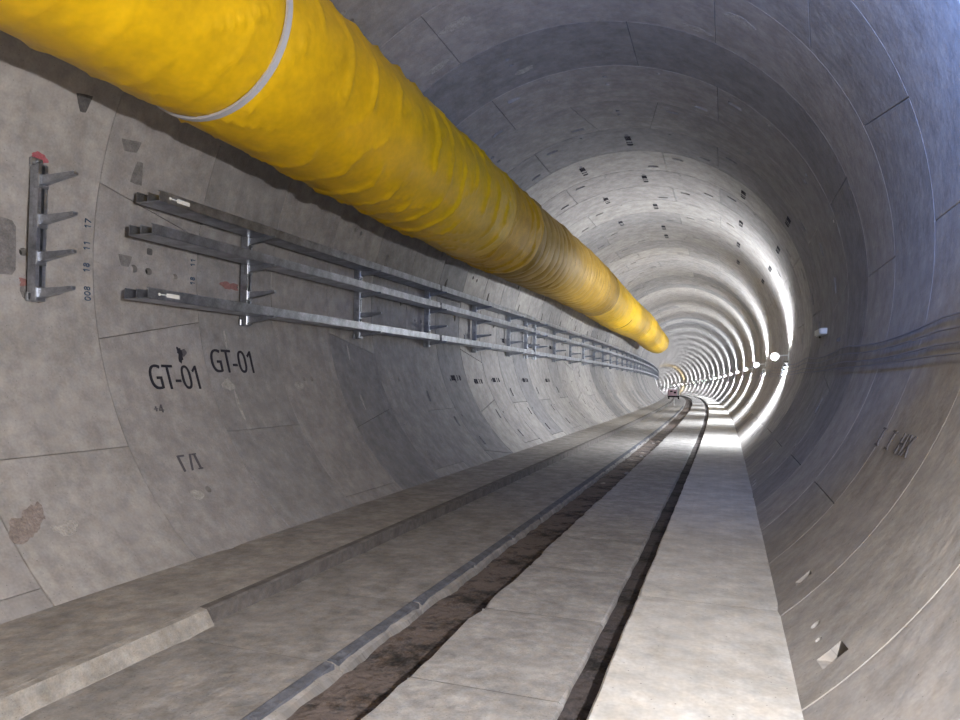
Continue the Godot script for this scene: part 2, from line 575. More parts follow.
func build_lining():
	var spans := {"ceiling": [-48.0, 48.0], "wall_left": [-180.0, -48.0], "wall_right": [48.0, 180.0]}
	var labels := {"ceiling": "crown of the bored tunnel in grey precast concrete rings", "wall_left": "left side of the tunnel lining behind the cable troughs", "wall_right": "right side of the tunnel lining that carries the lamps"}
	var sides := {}
	for called in spans:
		var m := Sh.new()
		var a: float = deg_to_rad(spans[called][0])
		var b: float = deg_to_rad(spans[called][1])
		var n := 18
		var ns := int((S_END - S_FIRST) / W)
		for k in ns:
			var s0 := S_FIRST + (S_END - S_FIRST) * k / ns
			var s1 := S_FIRST + (S_END - S_FIRST) * (k + 1) / ns
			for i in n:
				var t0 := lerpf(a, b, float(i) / n)
				var t1 := lerpf(a, b, float(i + 1) / n)
				for q in [[0.055, 1.0], [0.35, -1.0]]:
					var n0: Vector3 = inward(s0, t0) * q[1]
					var n1: Vector3 = inward(s0, t1) * q[1]
					m.quad(C(s0, t0, R + q[0]), C(s0, t1, R + q[0]), C(s1, t1, R + q[0]), C(s1, t0, R + q[0]), n0, n1, n1, n0)
		sides[called] = structure(called, m, M.backing, labels[called])
	var ring_last := 46
	for k in range(-3, ring_last):
		var s0 := RING0 + W * k
		var key: float = KEYS[(k + 2) % KEYS.size()] if k >= -2 else 60.3
		if k > 9:
			key = [-91.5, 60.3, 155.7, -53.0, 99.0, 3.9, -148.0, -110.0][k % 8]
		var tone: int = TONES[(k + 2) % TONES.size()] if k >= -2 else 0
		segments[k] = []
		var edges := []      # [left at near end, left at far end, right at near end, right at far end]
		var kn := 11.9
		var kf := 7.6
		var stops := [9.75, 66.5, 123.27, 180.0, 236.73, 293.5, 350.25]
		edges.append([key - kn, key - kf, key + kn, key + kf])
		for i in 6:
			var l0: float = stops[i]
			var r0: float = stops[i + 1]
			edges.append([key + (kn if i == 0 else l0), key + (kf if i == 0 else l0), key + (360.0 - kn if i == 5 else r0), key + (360.0 - kf if i == 5 else r0)])
		for i in 7:
			var e: Array = edges[i]
			var mid: float = (e[0] + e[1] + e[2] + e[3]) / 4.0
			var shift := 0.0
			while mid + shift > 180.0:
				shift -= 360.0
			while mid + shift < -180.0:
				shift += 360.0
			mid += shift
			var half: float = (e[2] - e[0]) / 2.0
			if absf(mid) - half > 141.0 or (180.0 - absf(mid)) + half < 39.0:
				continue         # wholly below the floor
			var pockets := []
			var holes := []
			var arc := deg_to_rad(e[2] - e[0]) * R
			if k < 24 and k >= 4:
				var du := 0.20 / arc
				var off := 0.155 / arc
				if i == 0:
					holes = [[0.5, 0.35, 0.036, 0.05], [0.5, 0.49, 0.036, 0.07]]
					if k == 0:
						holes.append([0.5, 0.76, 0.034, 0.04])
				else:
					pockets = [[off, off + du, 0.20, 0.275, 0.075, 0.015], [1.0 - off - du, 1.0 - off, 0.76, 0.835, 0.015, 0.075]]
					holes = [[0.5, 0.28, 0.034, 0.06], [0.5, 0.49, 0.036, 0.06]]
					if k % 2 == 0:
						holes.append([0.26, 0.12, 0.026, 0.05])
						holes.append([0.74, 0.12, 0.026, 0.05])
			if k == 0 and i == 0:
				holes = [[0.5, 0.35, 0.040, 0.05], [0.5, 0.49, 0.040, 0.08], [0.5, 0.76, 0.034, 0.04]]
			elif k < 4 and k >= -1 and i > 0:
				if mid < 0.0 or k < 0:
					holes = [[0.5, 0.35, 0.030, 0.04], [0.5, 0.49, 0.032, 0.08]]
				if k == -1 and mid > 125.0 and mid < 145.0:
					pockets = [[0.5 - 0.05 / arc, 0.5 + 0.09 / arc, 0.18, 0.29, 0.13, 0.0]]
					holes = [[0.51, 0.45, 0.020, 0.06], [0.5, 0.61, 0.030, 0.08]]
				if k == 0 and mid > 100.0 and mid < 130.0:
					pockets = [[0.81 - 0.05 / arc, 0.81 + 0.07 / arc, 0.24, 0.31, 0.11, 0.0]]
			var sh := build_segment(s0, deg_to_rad(e[0] + shift), deg_to_rad(e[1] + shift), deg_to_rad(e[2] + shift), deg_to_rad(e[3] + shift), pockets, holes, null, k < 16)
			var side := "ceiling" if absf(mid) < 48.0 else ("wall_left" if mid < 0.0 else "wall_right")
			var t := tone
			if k > 2 and rng.randf() < 0.3:
				t = clampi(tone + (1 if rng.randf() < 0.5 else -1), 0, 3) if tone < 4 else 4
			var o := part("segment", sh, M.ring[t], sides[side])
			segments[k].append([e[0] + shift, e[2] + shift, o])
	# rings behind the camera and rings too far away to pick apart, one piece for each side
	for called in spans:
		var a: float = deg_to_rad(spans[called][0])
		var b: float = deg_to_rad(spans[called][1])
		if called == "wall_left":
			a = deg_to_rad(-150)
		if called == "wall_right":
			b = deg_to_rad(150)
		var m := Sh.new()
		var n := 16
		for k in range(-11, 167):
			if k >= -3 and k < ring_last:
				continue
			var s0 := RING0 + W * k
			for row in [[0.0, 0.01, 0.03, 0.0], [0.01, 0.99, 0.0, 0.0], [0.99, 1.0, 0.0, 0.03]]:
				for i in n:
					var t0 := lerpf(a, b, float(i) / n)
					var t1 := lerpf(a, b, float(i + 1) / n)
					var u0: float = s0 + W * row[0]
					var u1: float = s0 + W * row[1]
					var n0 := inward(s0, t0)
					var n1 := inward(s0, t1)
					m.quad(C(u0, t0, R + row[2]), C(u0, t1, R + row[2]), C(u1, t1, R + row[3]), C(u1, t0, R + row[3]), n0, n1, n1, n0, Vector2(u0, t0 * R), Vector2(u0, t1 * R), Vector2(u1, t1 * R), Vector2(u1, t0 * R))
		var o := part("distant_rings", m, M.ring[0], sides[called])
		o.set_meta("kind", "stuff")
	# the ends, out of sight
	for e in [["wall_back", S_FIRST, S_FIRST - 0.3], ["wall_end", S_END, S_END + 0.3]]:
		var m := Sh.new()
		var n := 36
		for i in n:
			var t0 := TAU * i / n
			var t1 := TAU * (i + 1) / n
			for s in [e[1], e[2]]:
				var f := along(s) * (1.0 if s == maxf(e[1], e[2]) else -1.0)
				m.tri(P(s, 0, 0), C(s, t0, R + 0.35), C(s, t1, R + 0.35), f, f, f)
			m.quad(C(e[1], t0, R + 0.35), C(e[1], t1, R + 0.35), C(e[2], t1, R + 0.35), C(e[2], t0, R + 0.35), -inward(e[1], t0), -inward(e[1], t1), -inward(e[1], t1), -inward(e[1], t0))
		structure(e[0], m, M.ring[0], "concrete bulkhead that closes the tunnel")

# a thin irregular patch on the lining, its outline wobbling round (half length along s, half length round the ring)
func patch(called: String, s: float, deg: float, hs: float, ht: float, material: Material, parent: Node, wob := 0.25, lift := 0.004, sides := 18, turn := 0.0, box_like := 0.0, taper := 0.0):
	var m := Sh.new()
	var th := deg_to_rad(deg)
	var pts := []
	var o1 := rng.randf() * 500.0
	sides *= 2
	for k in sides:
		var a := TAU * k / sides
		var r := 1.0 + wob * 2.2 * noise.get_noise_2d(o1 + cos(a) * 10.0, sin(a) * 10.0) + rng.randf_range(-wob, wob) * 0.15
		var q := Vector2(cos(a) * hs * r, sin(a) * ht * r)
		if box_like > 0.0:
			var c := Vector2(cos(a), sin(a))
			c /= lerpf(1.0, maxf(absf(c.x), absf(c.y)), box_like)
			q = Vector2(c.x * hs, c.y * ht) * (1.0 + rng.randf_range(-wob, wob) * 0.2)
			q.x *= 1.0 + taper * q.y / ht
		pts.append(q.rotated(turn))
	var nn := inward(s, th)
	var mid := C(s, th, R - lift)
	for k in sides:
		var a: Vector2 = pts[k]
		var b: Vector2 = pts[(k + 1) % sides]
		var pa := C(s + a.x, th + a.y / R, R - lift * 0.6)
		var pb := C(s + b.x, th + b.y / R, R - lift * 0.6)
		m.tri(mid, pa, pb, nn, nn, nn, Vector2(s, th * R), Vector2(s + a.x, th * R + a.y), Vector2(s + b.x, th * R + b.y))
		m.flat(pa, pb, C(s + b.x, th + b.y / R, R + 0.004), C(s + a.x, th + a.y / R, R + 0.004), pa - mid)
	part(called, m, material, parent)

func build_marks():
	var d := func(a: float) -> float: return deg_to_rad(a)
	# painted and stamped writing
	lettering("GT-01", 0.235, 5.08, d.call(-109.5), 0.0, M.ink, segment_at(0, -109.5), "black painted letters GT-01", false, 0.80)
	lettering("GT-01", 0.245, 5.93, d.call(-106.3), 0.0, M.ink, segment_at(1, -106.3), "black painted letters GT-01", false, 0.82)
	lettering("+4", 0.075, 4.76, d.call(-114.8), 0.0, M.ink_faint, segment_at(0, -114.8))
	lettering("Γ/I", 0.16, 4.86, d.call(-124.6), 0.0, M.ink_faint, segment_at(0, -124.6))
	for q in [[-1, 4.25, -96.6], [0, 5.455, -95.6]]:
		var run := 0.0
		for w in ["008", "18", "11", "17"]:
			lettering(w, 0.055, q[1], d.call(q[2] + run), PI / 2, M.ink_blue, segment_at(q[0], q[2] + run), "blue stamped number", true)
			run += 3.9 if w == "008" else 3.3
	lettering("I I HX", 0.14, 5.12, d.call(116.6), PI, M.ink_faint, segment_at(0, 116.6), "faded stencilled mark", true, 1.4)
	for k in range(6, 14):
		for e in segments[k]:
			var mid: float = (e[0] + e[1]) / 2.0
			if mid > -25.0 and mid < 80.0 or mid < -80.0 and mid > -135.0:
				lettering("DHX I D", 0.10, RING0 + W * (k + 0.53), d.call(mid + (19.5 if mid < -120.0 else 0.0)), 0.0, M.ink, e[2], "black stencilled mark", true, 0.85)
	# grinding scar round a hole above the first letters
	patch("blotch", 5.19, -105.0, 0.045, 0.075, M.ink, segment_at(0, -104.0), 0.45, 0.004)
	patch("stain", 5.24, -105.2, 0.05, 0.06, M.ink_faint, segment_at(0, -105.0), 0.2, 0.002)
	# repair mortar and drips
	patch("repair_patch", 5.76, -110.8, 0.085, 0.06, M.mortar_light, segment_at(1, -110.8))
	patch("drip", 5.83, -115.0, 0.022, 0.17, M.mortar_light, segment_at(1, -115.0), 0.3)
	patch("drip", 5.87, -102.2, 0.018, 0.09, M.mortar_light, segment_at(1, -102.2), 0.3)
	patch("drip", 8.35, -102.5, 0.02, 0.10, M.mortar_light, segment_at(3, -102.5), 0.3)
	patch("drip", 8.35, -115.5, 0.02, 0.14, M.mortar_light, segment_at(3, -115.5), 0.3)
	patch("repair_patch", 7.0, -111.0, 0.07, 0.05, M.mortar_light, segment_at(2, -111.0))
	patch("repair_patch", 7.70, -28.8, 0.06, 0.16, M.mortar_light, segment_at(2, -28.8))
	patch("repair_patch", 7.17, -20.1, 0.08, 0.24, M.mortar_light, segment_at(2, -20.1), 0.35)
	patch("repair_patch", 8.75, -13.1, 0.07, 0.12, M.mortar_light, segment_at(3, -13.1), 0.35)
	patch("repair_patch", 7.75, 29.1, 0.06, 0.14, M.mortar_light, segment_at(2, 29.1), 0.35)
	patch("repair_patch", 7.14, 37.6, 0.07, 0.18, M.mortar_light, segment_at(2, 37.6), 0.35)
	patch("repair_patch", 4.75, -130.1, 0.07, 0.05, M.mortar_light, segment_at(0, -130.1))
	patch("filled_pocket", 4.54, -72.7, 0.085, 0.05, M.mortar_mid, segment_at(0, -72.7), 0.12, 0.002, 12, 0.15, 0.9, 0.25)
	patch("filled_pocket", 4.67, -76.3, 0.05, 0.10, M.mortar_mid, segment_at(0, -76.0), 0.12, 0.002, 12, 0.0, 0.9, -0.35)
	patch("filled_pocket", 4.91, -88.2, 0.032, 0.03, M.mortar_dark, segment_at(0, -88.2), 0.06, 0.002, 10, 0.0, 0.9)
	patch("filled_pocket", 4.64, -90.5, 0.06, 0.05, M.mortar_mid, segment_at(0, -90.5), 0.12, 0.002, 12, 0.0, 0.9, 0.3)
	patch("filled_pocket", 4.02, -69.5, 0.05, 0.07, M.mortar_dark, segment_at(-1, -69.5), 0.1, 0.002, 12, 0.2, 0.9, 0.5)
	patch("filled_pocket", 3.50, -91.8, 0.15, 0.21, M.mortar_mid, segment_at(-1, -91.8), 0.05, 0.002, 14, 0.0, 0.85)
	patch("filled_pocket", 3.72, -97.5, 0.05, 0.06, M.mortar_mid, segment_at(-1, -97.0), 0.15)
	patch("red_paint_mark", 3.76, -79.0, 0.07, 0.045, M.red_paint, segment_at(-1, -79.0), 0.3)
	patch("red_paint_mark", 3.70, -96.2, 0.045, 0.035, M.red_faint, segment_at(-1, -96.2), 0.4)
	patch("red_paint_mark", 6.0, -91.3, 0.11, 0.04, M.red_faint, segment_at(1, -91.3), 0.4)
	patch("mud_stain", 3.26, -129.5, 0.12, 0.13, M.mud, segment_at(-1, -129.0), 0.45)
	patch("mud_stain", 3.36, -128.5, 0.05, 0.09, M.mud, segment_at(-1, -128.5), 0.5)
	patch("repair_patch", 3.50, -131.0, 0.10, 0.06, M.mortar_light, segment_at(-1, -131.0), 0.3)
	patch("mortar_streak", 3.35, -85.5, 0.05, 0.34, M.mortar_light, segment_at(-1, -85.5), 0.35, 0.002)

# ---------------------------------------------------------------- floor
# a slab with slightly uneven, broken edges; x0 < x1, edges chipped where asked
func slab(s0: float, s1: float, x0: float, x1: float, top: float, low: float, chip0: float, chip1: float, drop1 := 0.0) -> Sh:
	var m := Sh.new()
	var step := 0.13 if s0 < 14.0 else (0.4 if s0 < 40.0 else 1.2)
	var n := maxi(2, int(ceil((s1 - s0) / step)))
	var rows := []
	for i in n + 1:
		var s := lerpf(s0, s1, float(i) / n)
		var j0 := chip0 * noise.get_noise_2d(s * 40.0, x0 * 100.0) * 2.0
		var j1 := chip1 * noise.get_noise_2d(s * 40.0, x1 * 100.0 + 50.0) * 2.0
		var c := 0.012
		if i == 0 or i == n:
			c = 0.02
		var y := top
		if i == 0 or i == n:
			y = top - 0.008
		var row := [Vector2(x0 + j0, low), Vector2(x0 + j0, y - c), Vector2(x0 + c + j0, y)]
		row.append(Vector2((x0 + x1) / 2, y))
		row.append_array([Vector2(x1 - c - drop1 - j1, y), Vector2(x1 + j1, y - c - drop1 * 0.5), Vector2(x1 + j1, low)])
		rows.append([s, row])
	for i in n:
		var a: Array = rows[i]
		var b: Array = rows[i + 1]
		for k in a[1].size() - 1:
			var p: Vector2 = a[1][k]
			var q: Vector2 = a[1][k + 1]
			var r: Vector2 = b[1][k + 1]
			var t: Vector2 = b[1][k]
			var out := Vector3(-(q - p).y, (q - p).x, 0.0)
			m.flat(P(a[0], p.x, p.y), P(a[0], q.x, q.y), P(b[0], r.x, r.y), P(b[0], t.x, t.y), out, Vector2(p.x, a[0] + p.y), Vector2(q.x, a[0] + q.y), Vector2(r.x, b[0] + r.y), Vector2(t.x, b[0] + t.y))
	for e in [rows[0], rows[n]]:
		var nn := along(e[0]) * (-1.0 if e == rows[0] else 1.0)
		m.flat(P(e[0], x0, low), P(e[0], x0, top - 0.015), P(e[0], x1, top - 0.015), P(e[0], x1, low), nn)
	return m

func bed(s0: float, s1: float, x0: float, x1: float, y: float, rough: float) -> Sh:
	var m := Sh.new()
	var s := s0
	var nx := 5
	while s < s1:
		var d := 0.09 if s < 14.0 else (0.4 if s < 40.0 else 1.5)
		var e := minf(s + d, s1)
		for i in nx:
			var q := []
			for w in [[s, i], [s, i + 1], [e, i + 1], [e, i]]:
				var x: float = lerpf(x0, x1, float(w[1]) / nx)
				var k: float = rough * (noise.get_noise_2d(x * 55.0 + 300.0, w[0] * 55.0) + 0.6 * noise.get_noise_2d(x * 160.0, w[0] * 160.0 + 90.0))
				q.append([P(w[0], x, y + k), Vector2(x, w[0])])
			m.flat(q[0][0], q[1][0], q[2][0], q[3][0], Vector3.UP, q[0][1], q[1][1], q[2][1], q[3][1])
		s = e
	return m

func build_floor():
	var base := Sh.new()
	sweep(base, [Vector2(-2.05, -2.68), Vector2(-1.2, -3.1), Vector2(1.2, -3.1), Vector2(2.05, -2.68)], S_FIRST, S_END, 1.5)
	var floor_ := structure("floor", base, M.kerb_old, "concrete tunnel floor with two sunken slots along it")
	# left lower slabs, cast in short bays
	var s := 3.21 - 1.055 * 3
	var bays := [S_FIRST]
	while s < 48.0:
		bays.append(s)
		s += 1.055
	bays.append(S_END)
	for i in bays.size() - 1:
		part("slab", slab(bays[i] + 0.001, bays[i + 1] - 0.001, -1.16, -0.09, -2.543, -2.7, 0.0, 0.014, 0.03), M.slab, floor_)
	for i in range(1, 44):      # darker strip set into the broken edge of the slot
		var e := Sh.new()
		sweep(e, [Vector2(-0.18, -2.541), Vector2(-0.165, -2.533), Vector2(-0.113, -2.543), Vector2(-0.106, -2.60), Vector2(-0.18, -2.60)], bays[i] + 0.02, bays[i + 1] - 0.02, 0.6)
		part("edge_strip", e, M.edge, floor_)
	bays = [S_FIRST]
	s = 3.0 - 1.06 * 3
	while s < 48.0:
		bays.append(s)
		s += 1.06
	bays.append(S_END)
	for i in bays.size() - 1:
		part("slab", slab(bays[i] + 0.002, bays[i + 1] - 0.002, 0.40, 1.15, -2.443, -2.7, 0.012, 0.006), M.middle, floor_)
	bays = [S_FIRST, 0.2, 4.43, 8.66, 12.9, 17.1, 21.3, 25.6, 29.8, 34.0, 38.3, 42.5, 46.7, S_END]
	for i in bays.size() - 1:
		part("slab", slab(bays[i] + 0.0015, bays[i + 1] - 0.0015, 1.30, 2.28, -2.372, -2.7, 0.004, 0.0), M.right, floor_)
	bays = [S_FIRST, -1.3, 4.7, 10.7, 16.7, 22.7, 28.7, 34.7, 40.7, 46.7, S_END]
	for i in bays.size() - 1:
		part("bench_slab", slab(bays[i] + 0.001, bays[i + 1] - 0.001, -2.26, -1.17, -2.446, -2.7, 0.0, 0.006), M.bench, floor_)
	# kerb face of the bench: pale new mortar near the camera, darker old concrete farther on
	var k := Sh.new()
	sweep(k, [Vector2(-1.20, -2.66), Vector2(-1.075, -2.66), Vector2(-1.085, -2.540), Vector2(-1.145, -2.452), Vector2(-1.20, -2.444)], S_FIRST, 3.42, 0.5)
	part("kerb", k, M.kerb_new, floor_)
	var from := 3.42
	while from < 48.0:
		k = Sh.new()
		sweep(k, [Vector2(-1.20, -2.66), Vector2(-1.12, -2.66), Vector2(-1.128, -2.456), Vector2(-1.14, -2.443), Vector2(-1.20, -2.443)], from, from + 5.9, 0.8)
		part("kerb", k, M.kerb_old, floor_)
		from += 5.9
	k = Sh.new()
	sweep(k, rect(-1.20, -1.12, -2.66, -2.443), from, S_END, 1.5)
	part("kerb", k, M.kerb_old, floor_)
	# what lies in the slots
	part("earth_bed", bed(S_FIRST, S_END, -0.12, 0.44, -2.615, 0.02), M.soil, floor_).set_meta("label", "dark damp earth in the wide slot")
	part("earth_bed", bed(S_FIRST, S_END, 1.12, 1.34, -2.482, 0.006), M.soil_dark, floor_).set_meta("label", "dark earth in the narrow slot")

func stone_mesh(size: float, seed_: int) -> ArrayMesh:
	var rg := RandomNumberGenerator.new()
	rg.seed = seed_
	var m := Sh.new()
	var rows := 5
	var cols := 8
	var jit := []
	for i in (rows + 1) * cols:
		jit.append(rg.randf_range(0.72, 1.15))
	var pt := func(i: int, j: int) -> Vector3:
		var a := PI * i / rows
		var b := TAU * (j % cols) / cols
		var r: float = size * (jit[i * cols + j % cols] if i > 0 and i < rows else 0.9)
		return Vector3(sin(a) * cos(b) * 1.25, cos(a) * 0.62, sin(a) * sin(b)) * r + Vector3(0, size * 0.5, 0)
	for i in rows:
		for j in cols:
			var a: Vector3 = pt.call(i, j)
			var b: Vector3 = pt.call(i, j + 1)
			var c: Vector3 = pt.call(i + 1, j + 1)
			var d: Vector3 = pt.call(i + 1, j)
			m.flat(a, b, c, d, (a + b + c + d) / 4.0 - Vector3(0, size * 0.5, 0))
	return m.mesh()

func build_stones():
	var proto := []
	for i in 3:
		proto.append(stone_mesh(1.0, 40 + i))
	var rg := RandomNumberGenerator.new()
	rg.seed = 77
	for i in 26:
		var o := MeshInstance3D.new()
		o.name = numbered("stone")
		o.mesh = proto[i % 3]
		o.material_override = M.stone if i % 3 else M.kerb_new
		add_child(o)
		var s := rg.randf_range(9.5, 21.0)
		var z := rg.randf_range(0.025, 0.055)
		o.transform = frame(s, rg.randf_range(0.0, 0.38), -2.645)
		o.rotate_object_local(Vector3.UP, rg.randf_range(0, TAU))
		o.scale = Vector3(z, z, z)
		tag(o, "small pale broken stone lying on the earth in the wide slot", "stone", "broken stones in the wide slot")

# ---------------------------------------------------------------- ventilation duct
const DUCT_R := 0.725
const BAND_S := 4.05
func duct_y(s: float) -> float:
	return 1.545 + 0.05 * cos((s - 2.0) / 8.0 * PI)

func duct_disp(s: float, a: float) -> float:
	# a: angle round the duct from its top
	var nz := noise.get_noise_2d(s * 9.0, a * 14.0)
	var n2 := noise.get_noise_2d(s * 3.0 + 700.0, a * 9.0 + 40.0)
	var tight := smoothstep(10.0, 12.5, s) * (1.0 - smoothstep(18.5, 21.0, s))
	var mid := smoothstep(4.0, 6.5, s) * (1.0 - smoothstep(11.0, 13.0, s))
	var d := 0.010 * noise.get_noise_2d(s * 12.0, a * 30.0 + 11.0)
	# slanting folds of the slack skin
	var lean := 0.16 * sin(a * 1.0 + 0.8 + n2 * 2.5) + 0.12 * n2
	var ph := (s + lean + 0.10 * nz) / 0.42
	var w := absf(sin(ph * PI))
	var mask := clampf(0.5 + 2.2 * noise.get_noise_2d(s * 14.0 + 90.0, a * 22.0), 0.0, 1.0)
	d += (0.020 + 0.022 * mid) * pow(1.0 - w, 4.0) * mask
	ph = (s * 0.75 + 0.5 * a + 0.25 * nz + n2 * 0.4) / 0.33
	w = absf(sin(ph * PI))
	mask = clampf(0.2 + 2.4 * noise.get_noise_2d(s * 11.0 + 300.0, a * 26.0 + 70.0), 0.0, 1.0)
	d += 0.022 * pow(1.0 - w, 5.0) * mask * (1.0 - tight)
	# the gathered stretch
	ph = (s + 0.10 * sin(a * 1.3 + 0.4) + 0.05 * sin(a * 2.0 + n2 * 3.0) + 0.09 * nz) / 0.36
	w = absf(sin(ph * PI))
	d += tight * (0.11 * pow(w, 0.42) - 0.088) * (0.75 + 0.8 * noise.get_noise_2d(s * 20.0, a * 12.0 + 500.0))
	return d

func duct_section(s0: float, s1: float, cinch0: bool, cinch1: bool) -> Sh:
	var m := Sh.new()
	var step := 0.035 if s0 < 24.0 and s1 > 0.0 else 0.09
	if s0 > 9.0 and s1 < 21.0:
		step = 0.02
	if s1 <= 1.0:
		step = 0.2
	var n := int(ceil((s1 - s0) / step))
	var K := 84
	var pts := []
	for i in n + 1:
		var s := lerpf(s0, s1, float(i) / n)
		var row := []
		var e := 0.0
		if cinch0:
			e += 0.03 * exp(-(s - s0) / 0.10)
		if cinch1:
			e += 0.03 * exp(-(s1 - s) / 0.10)
		for k in K + 1:
			var a := TAU * (k % K) / K
			var aa := a if a < PI else TAU - a      # the same on both sides of the top seam
			var r := DUCT_R - e + duct_disp(s, aa if a < PI else aa + 0.0)
			row.append(P(s, -1.80 + r * sin(a), duct_y(s) + r * cos(a)))
		pts.append(row)
	var nor := []
	for i in n + 1:
		var row := []
		for k in K + 1:
			var d1: Vector3 = pts[mini(i + 1, n)][k] - pts[maxi(i - 1, 0)][k]
			var d2: Vector3 = pts[i][(k + 1) % K] - pts[i][(k + K - 1) % K]
			row.append(d2.cross(d1).normalized())
		nor.append(row)
	# outwards
	var c0 := P(s0, -1.80, duct_y(s0))
	var sg: float = 1.0 if nor[0][0].dot(pts[0][0] - c0) > 0.0 else -1.0
	for i in n:
		var u0 := lerpf(s0, s1, float(i) / n)
		var u1 := lerpf(s0, s1, float(i + 1) / n)
		for k in K:
			var a0 := 4.5 * k / K
			var a1 := 4.5 * (k + 1) / K
			m.quad(pts[i][k], pts[i][k + 1], pts[i + 1][k + 1], pts[i + 1][k], nor[i][k] * sg, nor[i][k + 1] * sg, nor[i + 1][k + 1] * sg, nor[i + 1][k] * sg, Vector2(u0, a0), Vector2(u0, a1), Vector2(u1, a1), Vector2(u1, a0))
	return m

func ring_band(s: float, width: float, r: float, K := 64) -> Sh:
	var m := Sh.new()
	for k in K:
		var a0 := TAU * k / K
		var a1 := TAU * (k + 1) / K
		var prof := [[-width / 2, r - 0.02], [-width / 2, r], [width / 2, r], [width / 2, r - 0.02]]
		for i in 3:
			var q := []
			for w in [[i, a0], [i, a1], [i + 1, a1], [i + 1, a0]]:
				var p: Array = prof[w[0]]
				q.append(P(s + p[0], -1.80 + p[1] * sin(w[1]), duct_y(s) + p[1] * cos(w[1])))
			var out: Vector3 = (q[0] + q[1]) / 2 - P(s, -1.80, duct_y(s)) if i == 1 else along(s) * (-1.0 if i == 0 else 1.0)
			m.flat(q[0], q[1], q[2], q[3], out)
	return m

func build_duct():
	var o := thing("ventilation_duct", P(0, -1.80, duct_y(0.0) - DUCT_R), "large wrinkled yellow fabric ventilation duct hung high along the left wall", "duct")
	var org := o.position
	var cuts := [S_FIRST, BAND_S, 9.6, 11.2, 20.2, 24.5, 31.0, 46.5]
	for i in cuts.size() - 1:
		part("duct_section", duct_section(cuts[i], cuts[i + 1], i in [1, 5, 6], i in [0, 4, 5]), [M.duct, M.duct, M.duct_dull, M.duct_dusty, M.duct, M.duct, M.duct][i], o, org)
	part("coupling_band", ring_band(BAND_S, 0.055, DUCT_R + 0.004), M.band, o, org).set_meta("label", "pale grey band round the yellow duct")
	for s in [24.5, 31.0]:
		part("seam", ring_band(s, 0.05, DUCT_R - 0.012), M.duct_in, o, org)
	# the open far end: inner skin
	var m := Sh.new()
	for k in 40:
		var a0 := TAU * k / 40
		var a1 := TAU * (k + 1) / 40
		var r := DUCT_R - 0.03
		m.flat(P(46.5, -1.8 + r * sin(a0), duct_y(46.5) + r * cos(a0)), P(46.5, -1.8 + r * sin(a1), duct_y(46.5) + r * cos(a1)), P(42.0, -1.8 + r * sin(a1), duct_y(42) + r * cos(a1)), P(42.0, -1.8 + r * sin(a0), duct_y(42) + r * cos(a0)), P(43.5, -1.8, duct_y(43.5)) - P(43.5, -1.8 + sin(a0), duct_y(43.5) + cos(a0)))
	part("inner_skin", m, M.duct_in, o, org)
	var s := -6.0
	while s < 45.0:
		m = Sh.new()
		var dir := Vector2(-0.76, 0.65)
		var c := Vector2(-1.80, duct_y(s))
		var a := c + dir * (DUCT_R - 0.02)
		var b := dir * 3.3 - Vector2(0, 0.0)
		m.tube([P(s, a.x, a.y), P(s, b.x, b.y)], 0.012, 6)
		part("hanger", m, M.zinc_bolt, o, org)
		s += 3.6

# ---------------------------------------------------------------- cable supports
const ORD := ["first", "second", "third", "fourth", "fifth", "sixth", "seventh", "eighth", "ninth", "tenth", "eleventh", "twelfth", "thirteenth", "fourteenth", "fifteenth", "sixteenth", "seventeenth", "eighteenth", "nineteenth", "twentieth", "twenty-first", "twenty-second", "twenty-third", "twenty-fourth", "twenty-fifth", "twenty-sixth", "twenty-seventh", "twenty-eighth", "twenty-ninth", "thirtieth", "thirty-first", "thirty-second", "thirty-third", "thirty-fourth", "thirty-fifth", "thirty-sixth", "thirty-seventh", "thirty-eighth"]
const ARM_Y := [0.455, 0.155, -0.125, -0.395]

func make_bracket() -> Node3D:
	var o := Node3D.new()
	var x0 := -3.115
	var m := Sh.new()
	# strut: web and two flanges, open towards the tunnel
	m.box(Vector3(x0, -0.43, -0.04), Vector3(x0 + 0.012, 0.54, 0.04))
	m.box(Vector3(x0 + 0.012, -0.43, 0.030), Vector3(x0 + 0.085, 0.54, 0.04))
	m.box(Vector3(x0 + 0.012, -0.43, -0.04), Vector3(x0 + 0.085, 0.54, -0.030))
	m.box(Vector3(x0 + 0.078, -0.43, 0.012), Vector3(x0 + 0.085, 0.54, 0.030))
	m.box(Vector3(x0 + 0.078, -0.43, -0.030), Vector3(x0 + 0.085, 0.54, -0.012))
	part("post", m, M.zinc, o)
	for y in [0.565, -0.455]:
		m = Sh.new()
		m.box(Vector3(-3.122, y - 0.035, -0.05), Vector3(x0 + 0.02, y + 0.035, 0.05), 0.006)
		m.box(Vector3(x0 + 0.02, y - 0.03, -0.04), Vector3(x0 + 0.075, y - 0.02, 0.04))
		var e := part("end_plate", m, M.zinc, o)
		m = Sh.new()
		m.tube([Vector3(x0 + 0.015, y + 0.008, 0), Vector3(x0 + 0.055, y + 0.008, 0)], 0.016, 6)
		part("bolt", m, M.zinc_bolt, e)
	for y in ARM_Y:
		m = Sh.new()
		# a tapered arm: deep at the post, thin and slightly raised at its tip
		var xa := x0 + 0.05
		var xb := x0 + 0.42
		m.hexa([Vector3(xa, y - 0.075, -0.025), Vector3(xa, y - 0.075, 0.025), Vector3(xa, y, 0.025), Vector3(xa, y, -0.025), Vector3(xb, y - 0.018, -0.02), Vector3(xb, y - 0.018, 0.02), Vector3(xb, y + 0.006, 0.02), Vector3(xb, y + 0.006, -0.02)])
		m.box(Vector3(xa - 0.01, y - 0.095, -0.045), Vector3(xa + 0.045, y + 0.015, 0.045), 0.006)
		part("arm", m, M.zinc, o)
	return o

